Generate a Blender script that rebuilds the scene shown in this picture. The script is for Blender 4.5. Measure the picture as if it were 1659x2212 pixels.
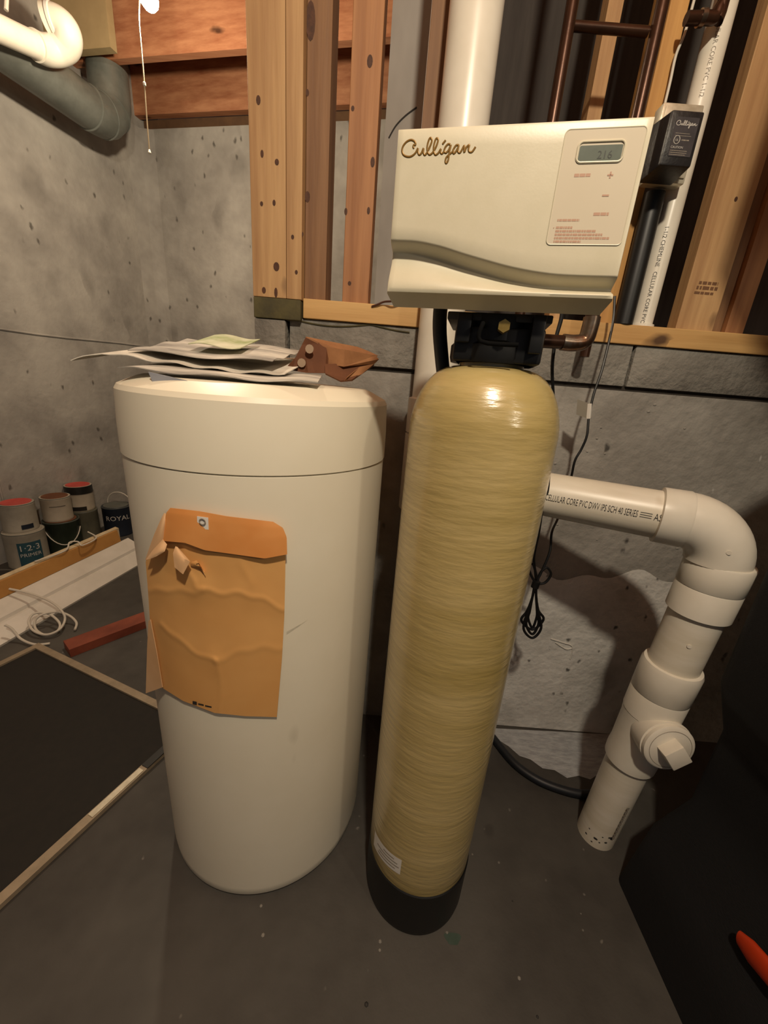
import bpy, bmesh, math, random
from mathutils import Vector, Matrix
random.seed(7)
for o in list(bpy.data.objects): bpy.data.objects.remove(o)
S = bpy.context.scene
COL = S.collection

# ---------------------------------------------------------------- camera
PITCH, ROLL, FPX, EYE = .3218, .0804, 842., 1.2
cp, sp, cr, sr = math.cos(PITCH), math.sin(PITCH), math.cos(ROLL), math.sin(ROLL)
right0, up0, fwd = Vector((1, 0, 0)), Vector((0, sp, cp)), Vector((0, cp, -sp))
cx_, cy_ = right0 * cr + up0 * sr, -right0 * sr + up0 * cr
cam = bpy.data.cameras.new('camera')
cam.sensor_fit = 'VERTICAL'; cam.sensor_height = 36; cam.sensor_width = 27
cam.lens = FPX / 2212 * 36; cam.clip_start = .02; cam.clip_end = 50
co = bpy.data.objects.new('camera', cam); COL.objects.link(co)
m = Matrix((cx_, cy_, -fwd)).transposed().to_4x4(); m.translation = (0, 0, EYE)
co.matrix_world = m
S.camera = co

# ---------------------------------------------------------------- light and exposure
w = bpy.data.worlds.new('world'); S.world = w; w.use_nodes = True
w.node_tree.nodes['Background'].inputs[0].default_value = (.84, .90, 1, 1)
w.node_tree.nodes['Background'].inputs[1].default_value = .10
S.view_settings.view_transform = 'Standard'; S.view_settings.look = 'None'
S.view_settings.gamma = 1; S.view_settings.exposure = 0.0
S.view_settings.use_curve_mapping = False
def lamp(name, loc, energy, col, r):
    l = bpy.data.lights.new(name, 'POINT'); l.energy = energy; l.color = col; l.shadow_soft_size = r
    o = bpy.data.objects.new(name, l); COL.objects.link(o); o.location = loc
    return o
KEY = (.14, -.36, 2.40)
lamp('ceiling_bulb_light', KEY, 90, (1, .86, .66), .045)
lamp('side_bulb_light', (1.2, -.75, 1.93), 18, (1, .86, .66), .05)

# ---------------------------------------------------------------- survey helpers: sight lines measured in the photo, met at a known depth
def ray(x, y):
    a, b = (x - 829.5) / FPX, -(y - 1106) / FPX
    return cx_ * a + cy_ * b + fwd
CAM = Vector((0, 0, EYE))
def onY(x, y, Y): d = ray(x, y); return CAM + d * (Y / d.y)
def onZ(x, y, Z=0): d = ray(x, y); return CAM + d * ((Z - EYE) / d.z)
def onX(x, y, X): d = ray(x, y); return CAM + d * (X / d.x)

# ---------------------------------------------------------------- materials
def lin(h):
    if isinstance(h, str):
        h = h.lstrip('#'); c = [int(h[i:i + 2], 16) / 255 for i in (0, 2, 4)]
    else: c = h
    return tuple(((v + .055) / 1.055) ** 2.4 if v > .04045 else v / 12.92 for v in c) + (1,)
MATS = {}
def mat(name, c1, c2=None, rough=.6, scale=8, stretch=(1, 1, 1), bump=0, bscale=None, metal=0, coat=0,
        spots=None, spec=.5, detail=4, lo=.35, hi=.65, sss=0):
    if name in MATS: return MATS[name]
    M = bpy.data.materials.new(name); M.use_nodes = True; N = M.node_tree.nodes; L = M.node_tree.links
    p = N['Principled BSDF']
    p.inputs['Roughness'].default_value = rough; p.inputs['Metallic'].default_value = metal
    p.inputs['Coat Weight'].default_value = coat; p.inputs['Specular IOR Level'].default_value = spec
    p.inputs['Coat Roughness'].default_value = .2
    if sss:
        p.inputs['Subsurface Weight'].default_value = sss; p.inputs['Subsurface Radius'].default_value = (.02, .014, .006)
    tc = N.new('ShaderNodeTexCoord'); mp = N.new('ShaderNodeMapping'); mp.inputs['Scale'].default_value = stretch
    L.new(tc.outputs['Object'], mp.inputs['Vector'])
    col = None
    if c2 is None: p.inputs['Base Color'].default_value = lin(c1)
    else:
        n = N.new('ShaderNodeTexNoise'); n.inputs['Scale'].default_value = scale; n.inputs['Detail'].default_value = detail
        n.inputs['Roughness'].default_value = .65
        L.new(mp.outputs[0], n.inputs['Vector'])
        r = N.new('ShaderNodeValToRGB'); r.color_ramp.elements[0].position = lo; r.color_ramp.elements[1].position = hi
        r.color_ramp.elements[0].color = lin(c1); r.color_ramp.elements[1].color = lin(c2)
        L.new(n.outputs['Fac'], r.inputs[0]); col = r.outputs[0]
    for sp_ in (spots or []):     # (colour, voronoi scale, radius, stretch, strength, coverage)
        v = N.new('ShaderNodeTexVoronoi'); v.inputs['Scale'].default_value = sp_[1]
        mp2 = N.new('ShaderNodeMapping'); mp2.inputs['Scale'].default_value = sp_[3]
        nz = N.new('ShaderNodeTexNoise'); nz.inputs['Scale'].default_value = sp_[1] * 1.7
        mixv = N.new('ShaderNodeVectorMath'); mixv.operation = 'MULTIPLY_ADD'
        mixv.inputs[1].default_value = (.25 / sp_[1] * 2,) * 3
        L.new(tc.outputs['Object'], mp2.inputs['Vector']); L.new(mp2.outputs[0], nz.inputs['Vector'])
        L.new(nz.outputs['Color'], mixv.inputs[0]); L.new(mp2.outputs[0], mixv.inputs[2]); L.new(mixv.outputs[0], v.inputs['Vector'])
        mr = N.new('ShaderNodeMapRange'); mr.inputs[1].default_value = sp_[2]; mr.inputs[2].default_value = sp_[2] * .4
        L.new(v.outputs['Distance'], mr.inputs[0])
        sep = N.new('ShaderNodeSeparateColor'); L.new(v.outputs['Color'], sep.inputs[0])
        lt = N.new('ShaderNodeMath'); lt.operation = 'LESS_THAN'; lt.inputs[1].default_value = sp_[5]
        L.new(sep.outputs[0], lt.inputs[0])
        mu = N.new('ShaderNodeMath'); mu.operation = 'MULTIPLY'; L.new(mr.outputs[0], mu.inputs[0]); L.new(lt.outputs[0], mu.inputs[1])
        mu2 = N.new('ShaderNodeMath'); mu2.operation = 'MULTIPLY'; L.new(mu.outputs[0], mu2.inputs[0]); mu2.inputs[1].default_value = sp_[4]
        mx = N.new('ShaderNodeMix'); mx.data_type = 'RGBA'
        L.new(mu2.outputs[0], mx.inputs[0])
        if col is None: mx.inputs[6].default_value = lin(c1)
        else: L.new(col, mx.inputs[6])
        mx.inputs[7].default_value = lin(sp_[0]); col = mx.outputs[2]
    if col is not None: L.new(col, p.inputs['Base Color'])
    if bump:
        n2 = N.new('ShaderNodeTexNoise'); n2.inputs['Scale'].default_value = bscale or scale * 3; n2.inputs['Detail'].default_value = 5
        L.new(mp.outputs[0], n2.inputs['Vector'])
        b = N.new('ShaderNodeBump'); b.inputs['Strength'].default_value = bump; b.inputs['Distance'].default_value = .01
        L.new(n2.outputs['Fac'], b.inputs['Height']); L.new(b.outputs[0], p.inputs['Normal'])
        if coat: L.new(b.outputs[0], p.inputs['Coat Normal'])
    MATS[name] = M
    return M
def emis(name, c, s):
    M = bpy.data.materials.new(name); M.use_nodes = True
    p = M.node_tree.nodes['Principled BSDF']
    p.inputs['Base Color'].default_value = c; p.inputs['Emission Color'].default_value = c; p.inputs['Emission Strength'].default_value = s
    return M
def wood(name, c1, c2, axis='z', knots='#3a1d0c'):
    st = {'z': (14, 14, .8), 'x': (.8, 14, 14), 'y': (14, .8, 14)}[axis]
    ks = {'z': (1, 1, .45), 'x': (.45, 1, 1), 'y': (1, .45, 1)}[axis]
    return mat(name, c1, c2, rough=.65, scale=1.6, stretch=st, bump=.12, bscale=5, spots=[(knots, 15, .34, ks, .9, .16)], lo=.3, hi=.7)
pits = [('#39342d', 24, .30, (1, 1, .6), .75, .10), ('#56504a', 6, .45, (1, 1, .6), .35, .35)]
CONC = mat('poured_concrete', '#85807a', '#a8a39b', .85, 2.2, bump=.35, bscale=30, spots=pits)
CONC2 = mat('parged_concrete', '#7f7b74', '#a5a19a', .85, 3, bump=.5, bscale=40, spots=[('#2f2b28', 22, .22, (1, 1, .7), .8, .10), ('#d8d6d2', 30, .14, (1, 1, .4), .6, .12)])
BLOCK = mat('cap_block', '#6f6b64', '#8e8a82', .9, 6, bump=.7, bscale=60)
FLOOR = mat('floor_concrete', '#36332f', '#4d4a45', .7, 2.4, bump=.2, bscale=25, spots=[('#8d8981', 22, .12, (1, 1, 1), .5, .08), ('#332f2b', 10, .2, (1, 1, 1), .5, .15)])
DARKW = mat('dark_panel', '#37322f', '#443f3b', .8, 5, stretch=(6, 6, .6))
PINE = wood('pine', '#98714a', '#c09b6c')
PINE2 = wood('pine_amber', '#875835', '#b07e52')
PINEB = wood('pine_brown', '#6b4a30', '#8d6845')
SILLW = wood('sill_pine', '#b58a52', '#cfa76c', 'x')
JOIST = wood('joist_fir', '#92583a', '#bb8560', 'x')
TREAT = mat('treated_wood', '#3f3a26', '#57502f', .8, 12, bump=.2)
PVC = mat('white_pvc', '#d9d2c2', '#e6e0d2', .32, 5, bump=.02, bscale=6)
PVCD = mat('scuffed_pvc', '#d6cdb8', '#e6dfd0', .35, 3, stretch=(1, 1, 6), bump=.02, spots=[('#a08a66', 9, .22, (1.5, 1, 1), .35, .3)])
TANKM = mat('almond_polyethylene', '#e4dcc6', '#e9e2ce', .42, 3, bump=.03, bscale=4, spots=[('#b5ac95', 7, .12, (1, 1, .5), .35, .12)])
LIDM = mat('almond_lid', '#e5ddc6', '#eae3ce', .45, 3, bump=.03, bscale=4, spots=[('#a79c82', 24, .10, (1, 1, .4), .5, .05)])
RESIN = mat('wound_fiberglass', '#a89358', '#c3ae78', .32, 2.0, stretch=(.8, .8, 4.5), bump=.17, bscale=22, coat=1, detail=6)
BLACKP = mat('black_plastic', '#0c0c0c', None, .45)
BLACKR = mat('black_rubber', '#101216', '#171a20', .5, 10)
HEADM = mat('cream_abs', '#ccc4ab', '#d0c8b0', .38, 30, bump=.015, bscale=400)
PANELM = mat('panel_overlay', '#cdc2ac', '#d1c6b1', .22, 4)
GOLD = mat('logo_bronze', '#7a5a20', None, .4, metal=.3)
LCD = mat('lcd_glass', '#525a50', '#5f675c', .3, 20)
LCDT = mat('lcd_segment', '#22261f', None, .4)
PRINTR = mat('faded_red_print', '#b58f78', None, .6)
PRINTK = mat('dark_ink', '#2c2a28', None, .6)
PRINTG = mat('grey_ink', '#8b8377', None, .6)
PRINTW = mat('pale_ink', '#bdb9b2', None, .6)
COPPER = mat('aged_copper', '#38241a', '#4c3224', .32, 9, metal=.6, bump=.05)
SOLDER = mat('solder', '#8f8578', '#6b4a35', .3, 20, metal=.9)
GALV = mat('galvanised_steel', '#62655f', '#797c76', .38, 6, metal=.35, bump=.03)
STEEL = mat('bright_steel', '#ddd6c2', '#c4bca6', .35, 30, metal=.45, bump=.05)
KRAFT = mat('kraft_envelope', '#d29a58', '#dba765', .7, 3, bump=.15, bscale=5)
KRAFTD = mat('kraft_flap', '#d08540', '#dc9a58', .6, 5, bump=.15, bscale=6)
KRAFTI = mat('kraft_inside', '#d2a676', '#deb68a', .75, 5)
CARD = mat('corrugated_card', '#8d5f3c', '#a5754c', .85, 12, bump=.15)
CARDD = mat('brown_card', '#5a331a', '#6d4226', .8, 9, bump=.1)
PAPER = mat('newsprint', '#b9b3a6', '#dcd6c8', .8, 9, stretch=(1, 4, 1), lo=.3, hi=.6, bump=.1)
PAPERD = mat('newsprint_grey', '#7f7a74', '#d6d0c3', .8, 6, stretch=(1, 3, 1), bump=.1)
PAPERG = mat('green_flyer', '#7f8f3a', '#cfcdb0', .7, 9)
BLUEG = mat('paper_underside', '#6f737c', '#8a8d94', .8, 5)
WHITE = mat('white_label', '#d8d4cc', None, .6)
MESH = mat('screen_mesh', '#14110c', '#1a1610', .8, 40)
SCRF = mat('screen_frame', '#8d7f6a', '#a09079', .45, 20, metal=.2)
VINYL = mat('white_vinyl', '#c9c3b8', '#d6d0c6', .4, 6)
TANB = mat('tan_board', '#a8763c', '#b98748', .6, 5, stretch=(1, 1, 1))
BOARDTOP = mat('pale_board_edge', '#b09c7a', '#c9b795', .8, 20)
REDW = mat('red_stained_wood', '#6e3220', '#8a4630', .6, 6)
FABRIC = mat('black_fabric', '#070709', '#0c0c10', .85, 60, stretch=(1, 1, 6), bump=.3, bscale=160)
ORANGE = mat('orange_plastic', '#c23a12', None, .5)
WIREW = mat('white_wire', '#c9c2b4', None, .5)
BLACKC = mat('black_cord', '#0d0d0e', None, .45)

# ---------------------------------------------------------------- mesh helpers
def mesh(name, V, F, smooth=False, ang=40):
    me = bpy.data.meshes.new(name); me.from_pydata([tuple(v) for v in V], [], F); me.update()
    if smooth:
        me.polygons.foreach_set('use_smooth', [True] * len(me.polygons)); me.update()
        try: me.set_sharp_from_angle(angle=math.radians(ang))
        except Exception: pass
    return me
def obj(name, geo, material, parent=None, smooth=False, label=None, ang=40):
    V, F = geo; V = [Vector(v) for v in V]
    if parent is not None:
        org = Vector((0, 0, 0)); q = parent
        while q is not None: org += q.location; q = q.parent
    else:
        org = Vector((sum(v.x for v in V) / len(V), sum(v.y for v in V) / len(V), min(v.z for v in V)))
    me = mesh(name, [v - org for v in V], F, smooth, ang)
    bm = bmesh.new(); bm.from_mesh(me); bmesh.ops.recalc_face_normals(bm, faces=bm.faces); bm.to_mesh(me); bm.free()
    me.materials.append(material)
    o = bpy.data.objects.new(name, me); COL.objects.link(o)
    if parent is None: o.location = org
    else: o.parent = parent
    if label: o['label'] = label
    return o
def thing(name, loc, label, cat, group=None):
    o = bpy.data.objects.new(name, None); COL.objects.link(o); o.location = loc; o.empty_display_size = .05
    o['label'] = label; o['category'] = cat
    if group: o['group'] = group
    return o
def tag(o, label, cat, group=None):
    o['label'] = label; o['category'] = cat
    if group: o['group'] = group
    return o
def struct(o, label, cat='structure'):
    o['kind'] = 'structure'; o['label'] = label; o['category'] = cat
    return o
def join(*gs):
    V, F = [], []
    for v, f in gs:
        n = len(V); V += [Vector(q) for q in v]; F += [tuple(i + n for i in q) for q in f]
    return V, F
def xf(g, M): return [M @ Vector(v) for v in g[0]], g[1]
def box(x0, x1, y0, y1, z0, z1, b=0):
    if b <= 0:
        V = [(x, y, z) for x in (x0, x1) for y in (y0, y1) for z in (z0, z1)]
        return V, [(0, 1, 3, 2), (4, 6, 7, 5), (0, 4, 5, 1), (2, 3, 7, 6), (0, 2, 6, 4), (1, 5, 7, 3)]
    bm = bmesh.new(); bmesh.ops.create_cube(bm, size=1)
    for v in bm.verts:
        v.co = Vector((x0 if v.co.x < 0 else x1, y0 if v.co.y < 0 else y1, z0 if v.co.z < 0 else z1))
    bmesh.ops.bevel(bm, geom=bm.edges[:], offset=b, segments=2, affect='EDGES', profile=.5)
    return from_bm(bm)
def from_bm(bm):
    bm.verts.ensure_lookup_table(); bm.verts.index_update()
    V = [v.co.copy() for v in bm.verts]; F = [tuple(v.index for v in f.verts) for f in bm.faces]
    bm.free(); return V, F
def lathe(prof, n=64, c=(0, 0, 0), a0=0):
    V, F = [], []; c = Vector(c); k = len(prof)
    for i in range(n):
        a = a0 + 2 * math.pi * i / n
        for r, z in prof: V.append(c + Vector((r * math.sin(a), -r * math.cos(a), z)))
    for i in range(n):
        j = (i + 1) % n
        for q in range(k - 1): F.append((i * k + q, j * k + q, j * k + q + 1, i * k + q + 1))
    if prof[0][0] > 1e-6: F.append(tuple(i * k for i in range(n)))
    if prof[-1][0] > 1e-6: F.append(tuple(i * k + k - 1 for i in range(n)))
    return V, F
def frame_to(d):
    d = Vector(d).normalized(); return d.to_track_quat('Z', 'Y').to_matrix().to_4x4()
def lathe_ax(prof, p, d, n=40):
    M = Matrix.Translation(Vector(p)) @ frame_to(d); return xf(lathe(prof, n), M)
def catmull(P, k=8):
    P = [Vector(p) for p in P]; out = []
    for i in range(len(P) - 1):
        a, b, c, d = P[max(i - 1, 0)], P[i], P[i + 1], P[min(i + 2, len(P) - 1)]
        for j in range(k):
            t = j / k
            out.append(.5 * (2 * b + (c - a) * t + (2 * a - 5 * b + 4 * c - d) * t * t + (3 * b - a - 3 * c + d) * t ** 3))
    out.append(P[-1]); return out
def tube(P, r, n=10, smooth=0, cap=True, flat=None):
    P = catmull(P, smooth) if smooth else [Vector(p) for p in P]
    rs = r if isinstance(r, (list, tuple)) else [r] * len(P)
    V, F = [], []; up = None
    for i, p in enumerate(P):
        t = (P[min(i + 1, len(P) - 1)] - P[max(i - 1, 0)]).normalized()
        if up is None:
            up = Vector((0, 0, 1)) if abs(t.z) < .9 else Vector((0, 1, 0))
        s = t.cross(up).normalized(); up = s.cross(t).normalized()
        for j in range(n):
            a = 2 * math.pi * j / n
            V.append(p + s * (math.cos(a) * rs[i]) + up * (math.sin(a) * rs[i]))
    for i in range(len(P) - 1):
        for j in range(n):
            F.append((i * n + j, i * n + (j + 1) % n, (i + 1) * n + (j + 1) % n, (i + 1) * n + j))
    if cap: F += [tuple(range(n)), tuple((len(P) - 1) * n + j for j in range(n))]
    return V, F
def sheet(fn, nu, nv, thick=0):
    V, F = [], []
    for i in range(nu + 1):
        for j in range(nv + 1): V.append(Vector(fn(i / nu, j / nv)))
    for i in range(nu):
        for j in range(nv):
            a = i * (nv + 1) + j; F.append((a, a + nv + 1, a + nv + 2, a + 1))
    if thick:
        bm = bmesh.new(); vs = [bm.verts.new(v) for v in V]
        for f in F: bm.faces.new([vs[i] for i in f])
        bmesh.ops.recalc_face_normals(bm, faces=bm.faces)
        bmesh.ops.solidify(bm, geom=bm.faces[:], thickness=thick)
        return from_bm(bm)
    return V, F
def prism(out, z0, z1):
    n = len(out); V = [(x, y, z0) for x, y in out] + [(x, y, z1) for x, y in out]
    return V, [tuple(range(n)), tuple(range(n, 2 * n))] + [(i, (i + 1) % n, n + (i + 1) % n, n + i) for i in range(n)]
def rrect(x0, x1, y0, y1, r, k=5):
    o = []
    for cx, cy, a in ((x1 - r, y1 - r, 0), (x0 + r, y1 - r, 90), (x0 + r, y0 + r, 180), (x1 - r, y0 + r, 270)):
        for i in range(k + 1):
            t = math.radians(a + 90 * i / k); o.append((cx + r * math.cos(t), cy + r * math.sin(t)))
    return o
def text_geo(body, size):
    cu = bpy.data.curves.new('t', 'FONT'); cu.body = body; cu.size = size; cu.resolution_u = 2
    o = bpy.data.objects.new('t', cu); COL.objects.link(o)
    dg = bpy.context.evaluated_depsgraph_get(); dg.update()
    me = bpy.data.meshes.new_from_object(o.evaluated_get(dg))
    V = [v.co.copy() for v in me.vertices]; F = [tuple(p.vertices) for p in me.polygons]
    bpy.data.objects.remove(o); bpy.data.curves.remove(cu); bpy.data.meshes.remove(me)
    return V, F
def text_on_cyl(body, size, p, d, r, up, start, xs=1):
    """lettering wrapped on a pipe: runs along d from p+d*start, centred on direction up"""
    V, F = text_geo(body, size); d = Vector(d).normalized(); up = Vector(up); up = (up - d * up.dot(d)).normalized(); s = up.cross(d)
    out = [Vector(p) + d * (start + v.x * xs) + (up * math.cos((v.y - size * .35) / r) + s * math.sin((v.y - size * .35) / r)) * (r + .0004) for v in V]
    return out, F
def bars(rows, M, rnd, gap=.35):
    """unreadable small print: short flat marks; rows = [(x, y, length, height)]"""
    gs = []
    for x, y, ln, h in rows:
        q = 0
        while q < ln:
            wd = h * rnd.uniform(.6, 2.4); wd = min(wd, ln - q)
            gs.append(xf(([(x + q, y, 0), (x + q + wd, y, 0), (x + q + wd, y + h, 0), (x + q, y + h, 0)], [(0, 1, 2, 3)]), M)); q += wd + h * gap
    return join(*gs)

# ================================================================ SETTING
C0 = Vector((-1.97, 3.47, 0)); BX = Vector((.982, -.188, 0)); LY = Vector((-.188, -.982, 0))
def alc(a, b, z): return C0 + BX * a + LY * b + Vector((0, 0, z))      # alcove frame: a along far wall, b towards the viewer
def abox(a0, a1, b0, b1, z0, z1):
    g = box(a0, a1, b0, b1, z0, z1); return [alc(*v) for v in g[0]], g[1]
struct(obj('floor', box(-3.4, 2.6, -2.8, 4.2, -.1, 0), FLOOR), 'grey stained concrete basement floor', 'floor')
wl = struct(obj('wall_left', abox(-.2, 0, -.2, 6.2, 0, 3.2), CONC), 'poured concrete wall at left with cold joint', 'wall')
wf = struct(obj('wall_far', abox(0, 2.6, -.2, 0, 0, 2.774), CONC), 'poured concrete wall behind the salt tank', 'wall')
# cold joints: low ridges left by the formwork
j = obj('cold_joint', tube([alc(.002, b, 1.315 + .006 * math.sin(b * 5)) for b in [i * .2 for i in range(0, 31)]], .006, 6), CONC, wl)
j = obj('cold_joint', tube([alc(a, .002, 1.30 + .006 * math.sin(a * 6)) for a in [i * .15 for i in range(0, 17)]], .006, 6), CONC, wf)
obj('corner_fillet', prism([], 0, 1) if False else join(([alc(0, 0, 0), alc(.12, 0, 0), alc(.03, .03, 0), alc(0, .12, 0), alc(0, 0, 2.77), alc(.12, 0, 2.77), alc(.03, .03, 2.77), alc(0, .12, 2.77)],
    [(1, 2, 6, 5), (2, 3, 7, 6), (4, 5, 6, 7), (0, 3, 2, 1)])), CONC, wf)
obj('form_seam', tube([alc(.0, 1.35 + .02 * math.sin(z * 3), z) for z in [i * .1 for i in range(12)]], .007, 6), CONC, wl)
struct(obj('ceiling', box(-3.4, 2.6, -2.8, 4.2, 3.16, 3.2), JOIST), 'bare wooden subfloor above the joists', 'ceiling')
struct(obj('wall_right', box(2.5, 2.6, -2.8, 4.2, 0, 3.2), CONC), 'concrete wall far to the right', 'wall')
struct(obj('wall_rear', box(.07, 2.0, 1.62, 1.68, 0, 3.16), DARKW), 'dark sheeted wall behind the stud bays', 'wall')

# low block wall
WY = 1.16
wb = struct(obj('wall_back', box(-.352, 2.0, WY, WY + .14, 0, 1.226), CONC2), 'low parged concrete wall behind the tanks', 'wall')
for x0, x1 in ((-.298, .10), (.10, .345), (.345, .638), (.642, 1.05), (1.055, 1.46)):
    o = obj('block', box(x0 + .002, x1 - .002, WY - .004, WY + .135, 1.238, 1.3435, .003), BLOCK, wb, True)
obj('block', box(-.386, -.303, WY - .022, WY + .13, 1.222, 1.334, .003), BLOCK, wb, True)
obj('mortar_bed', box(-.30, 2.0, WY + .008, WY + .13, 1.224, 1.24), mat('dark_mortar', '#2b2622', '#3a332c', .95, 30), wb)
obj('sill_seal', tube([(x, WY - .005, 1.343 - .012 * abs(math.sin((x + .30) * 14))) for x in [-.30 + .01 * i for i in range(34)]], .0022, 6), TREAT, wb)
for i in range(26):   # bug holes and chips standing out of the face
    x, z = random.uniform(.35, .95), random.uniform(.75, 1.2)
    obj('chip', xf(lathe([(0, .002), (random.uniform(.003, .006), 0), (.0015, -.002), (0, -.002)], 7), Matrix.Translation((x, WY - .001, z)) @ Matrix.Rotation(math.pi / 2, 4, 'X') @ Matrix.Diagonal((1, random.uniform(.5, 1), 1, 1))), CONC2, wb)
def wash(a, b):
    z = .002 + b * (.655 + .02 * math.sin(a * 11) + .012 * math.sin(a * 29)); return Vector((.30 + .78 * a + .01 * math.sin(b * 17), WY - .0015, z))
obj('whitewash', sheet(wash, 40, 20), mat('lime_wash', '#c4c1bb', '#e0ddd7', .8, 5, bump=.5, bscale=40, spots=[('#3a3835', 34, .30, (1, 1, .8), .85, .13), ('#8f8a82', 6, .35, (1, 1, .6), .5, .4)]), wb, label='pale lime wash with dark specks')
obj('paint_smear', join(*[tube([onY(x, y, WY - .003) for x, y in L], .0022, 6, 4) for L in ([(1190, 1380), (1215, 1388), (1236, 1397), (1232, 1424)], [(1200, 1388), (1222, 1402), (1236, 1400)])]), WHITE, wb)
patch_pts = [onZ(x, y, .0) for x, y in ((1040, 1572), (1058, 1588), (1075, 1598), (1098, 1612), (1122, 1633), (1146, 1641), (1172, 1660), (1198, 1664), (1225, 1681), (1250, 1676), (1275, 1684), (1300, 1668), (1325, 1640), (1340, 1600), (1343, 1585))]
obj('pale_floor_patch', ([Vector((v.x, min(v.y, WY), .0008)) for v in patch_pts], [tuple(range(len(patch_pts)))]), mat('pale_grey_floor', '#8f9194', '#adafb1', .85, 12, stretch=(2, 6, 1), bump=.3), wb)  # pale grey patch on the floor along the wall base
# pier of lighter concrete behind the studs
x0, x1 = onY(849, 0, 1.5).x, onY(930, 0, 1.5).x
o = struct(obj('trim_1', box(x0, x1 + .06, 1.5, 1.62, 0, 3.16), mat('smooth_concrete', '#8d8983', '#a29e98', .8, 4, stretch=(1, 1, .4), bump=.15)), 'smooth grey concrete pier behind the studs', 'pier')
obj('crack', tube([onY(840, 298, 1.499), onY(855, 272, 1.499), onY(876, 250, 1.499), onY(900, 232, 1.499)], .0022, 6, 5), PRINTK, o)

# sill plates, posts and studs (each its own timber)
def timber(name, g, m_, label, cat='stud', group=None):
    return tag(obj(name, g, m_), label, cat, group)
timber('sill_plate', box(-.258, 2.0, WY - .012, WY + .135, 1.3445, 1.392, .002), SILLW, 'long pale pine sill plate on top of the block wall', 'sill plate')
timber('sill_plate', box(-.386, -.262, WY - .024, WY + .12, 1.336, 1.385, .002), TREAT, 'short dark treated sill plate under the double post', 'sill plate')
timber('wall_stud', box(-.387, -.3005, WY - .022, WY + .016, 1.386, 3.15, .0015), PINE, 'wide knotty pine board at left of the double post', 'stud')
timber('wall_stud', box(-.2995, -.2605, WY - .022, WY + .067, 1.386, 3.15, .0015), PINE, 'narrow edge-on pine board of the double post', 'stud')
timber('wall_stud', box(-.2595, -.203, WY + .01, WY + .10, 1.393, 3.15, .0015), PINEB, 'darker rough pine stud at right of the double post', 'stud')
timber('wall_stud', box(-.158, -.088, WY + .01, WY + .10, 1.393, 3.15, .0015), PINE2, 'amber pine stud standing alone left of the thick pipe', 'stud')
timber('wall_stud', box(.016, .07, WY + .015, WY + .105, 1.393, 3.15, .0015), PINEB, 'brown shaded stud just behind the thick white pipe', 'stud')
xa, xb = onY(1316, 0, 1.25).x, onY(1349, 0, 1.25).x
timber('wall_stud', box(xa, xb, 1.25, 1.295, 1.393, 3.15, .0015), PINE, 'narrow pine stud between the two copper risers', 'stud')
xa, xb = onY(1450, 0, 1.19).x, onY(1491, 0, 1.19).x
timber('wall_stud', box(xa, xb, 1.19, 1.28, 1.393, 3.15, .0015), wood('pine_gold', '#a87840', '#c99a5a'), 'golden pine stud right of the copper risers', 'stud')
o = timber('wall_stud', box(.748, .848, 1.18, 1.22, 1.393, 3.15, .0015), PINE, 'broad pine stud with ink grade stamp at right', 'stud')
obj('grade_stamp', bars([(.775, 1.505, .05, .007), (.772, 1.493, .055, .008), (.77, 1.482, .05, .006)], Matrix(((1, 0, 0, 0), (0, 0, -1, 1.1795), (0, 1, 0, 0), (0, 0, 0, 1))), random.Random(3)), mat('faded_ink', '#6b4a30', None, .8), o)
timber('wall_stud', box(.849, .885, 1.20, 1.28, 1.393, 3.15, .0015), PINEB, 'shaded stud doubled behind the grade-stamped one', 'stud')
timber('wall_stud', box(.886, .935, 1.185, 1.27, 1.393, 3.15, .0015), PINE2, 'outermost stud at the right edge of the wall', 'stud')
KN = mat('knot', '#3d2213', '#52301b', .7, 90)
def knot(par, x, y, Y, rx, ry):
    p = onY(x, y, Y); sx_ = Y / FPX * .95
    obj('knot', ([(p.x + rx * sx_ * math.cos(t), Y, p.z + ry * sx_ * math.sin(t)) for t in [2 * math.pi * i / 12 for i in range(12)]], [tuple(range(12))]), KN, par)
studs = [o for o in bpy.data.objects if o.name.startswith('wall_stud')]
def stud(word): return next(o for o in studs if word in o['label'])
for x, y, rx, ry in ((597, 576, 6, 8), (566, 332, 3, 6), (598, 350, 4, 5), (565, 440, 3, 4), (592, 438, 3, 5), (570, 627, 4, 6), (596, 632, 3.5, 9), (558, 216, 4, 7)): knot(stud('wide knotty'), x, y, WY - .0226, rx, ry)
for x, y, rx, ry in ((632, 512, 3, 4), (654, 506, 1.5, 4), (640, 588, 3, 4)): knot(stud('narrow edge-on'), x, y, WY - .0226, rx, ry)
for x, y, rx, ry in ((671, 45, 8, 26), (664, 425, 5, 9), (664, 200, 3, 5)): knot(stud('darker rough'), x, y, WY + .0094, rx, ry)
for x, y, rx, ry in ((799, 132, 5, 9), (805, 350, 4, 8), (747, 457, 3, 6), (796, 455, 3, 6), (755, 612, 3.5, 4), (762, 234, 3, 4)): knot(stud('standing alone'), x, y, WY + .0094, rx, ry)
knot(stud('grade stamp'), 1590, 430, 1.1794, 3, 4)
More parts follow.
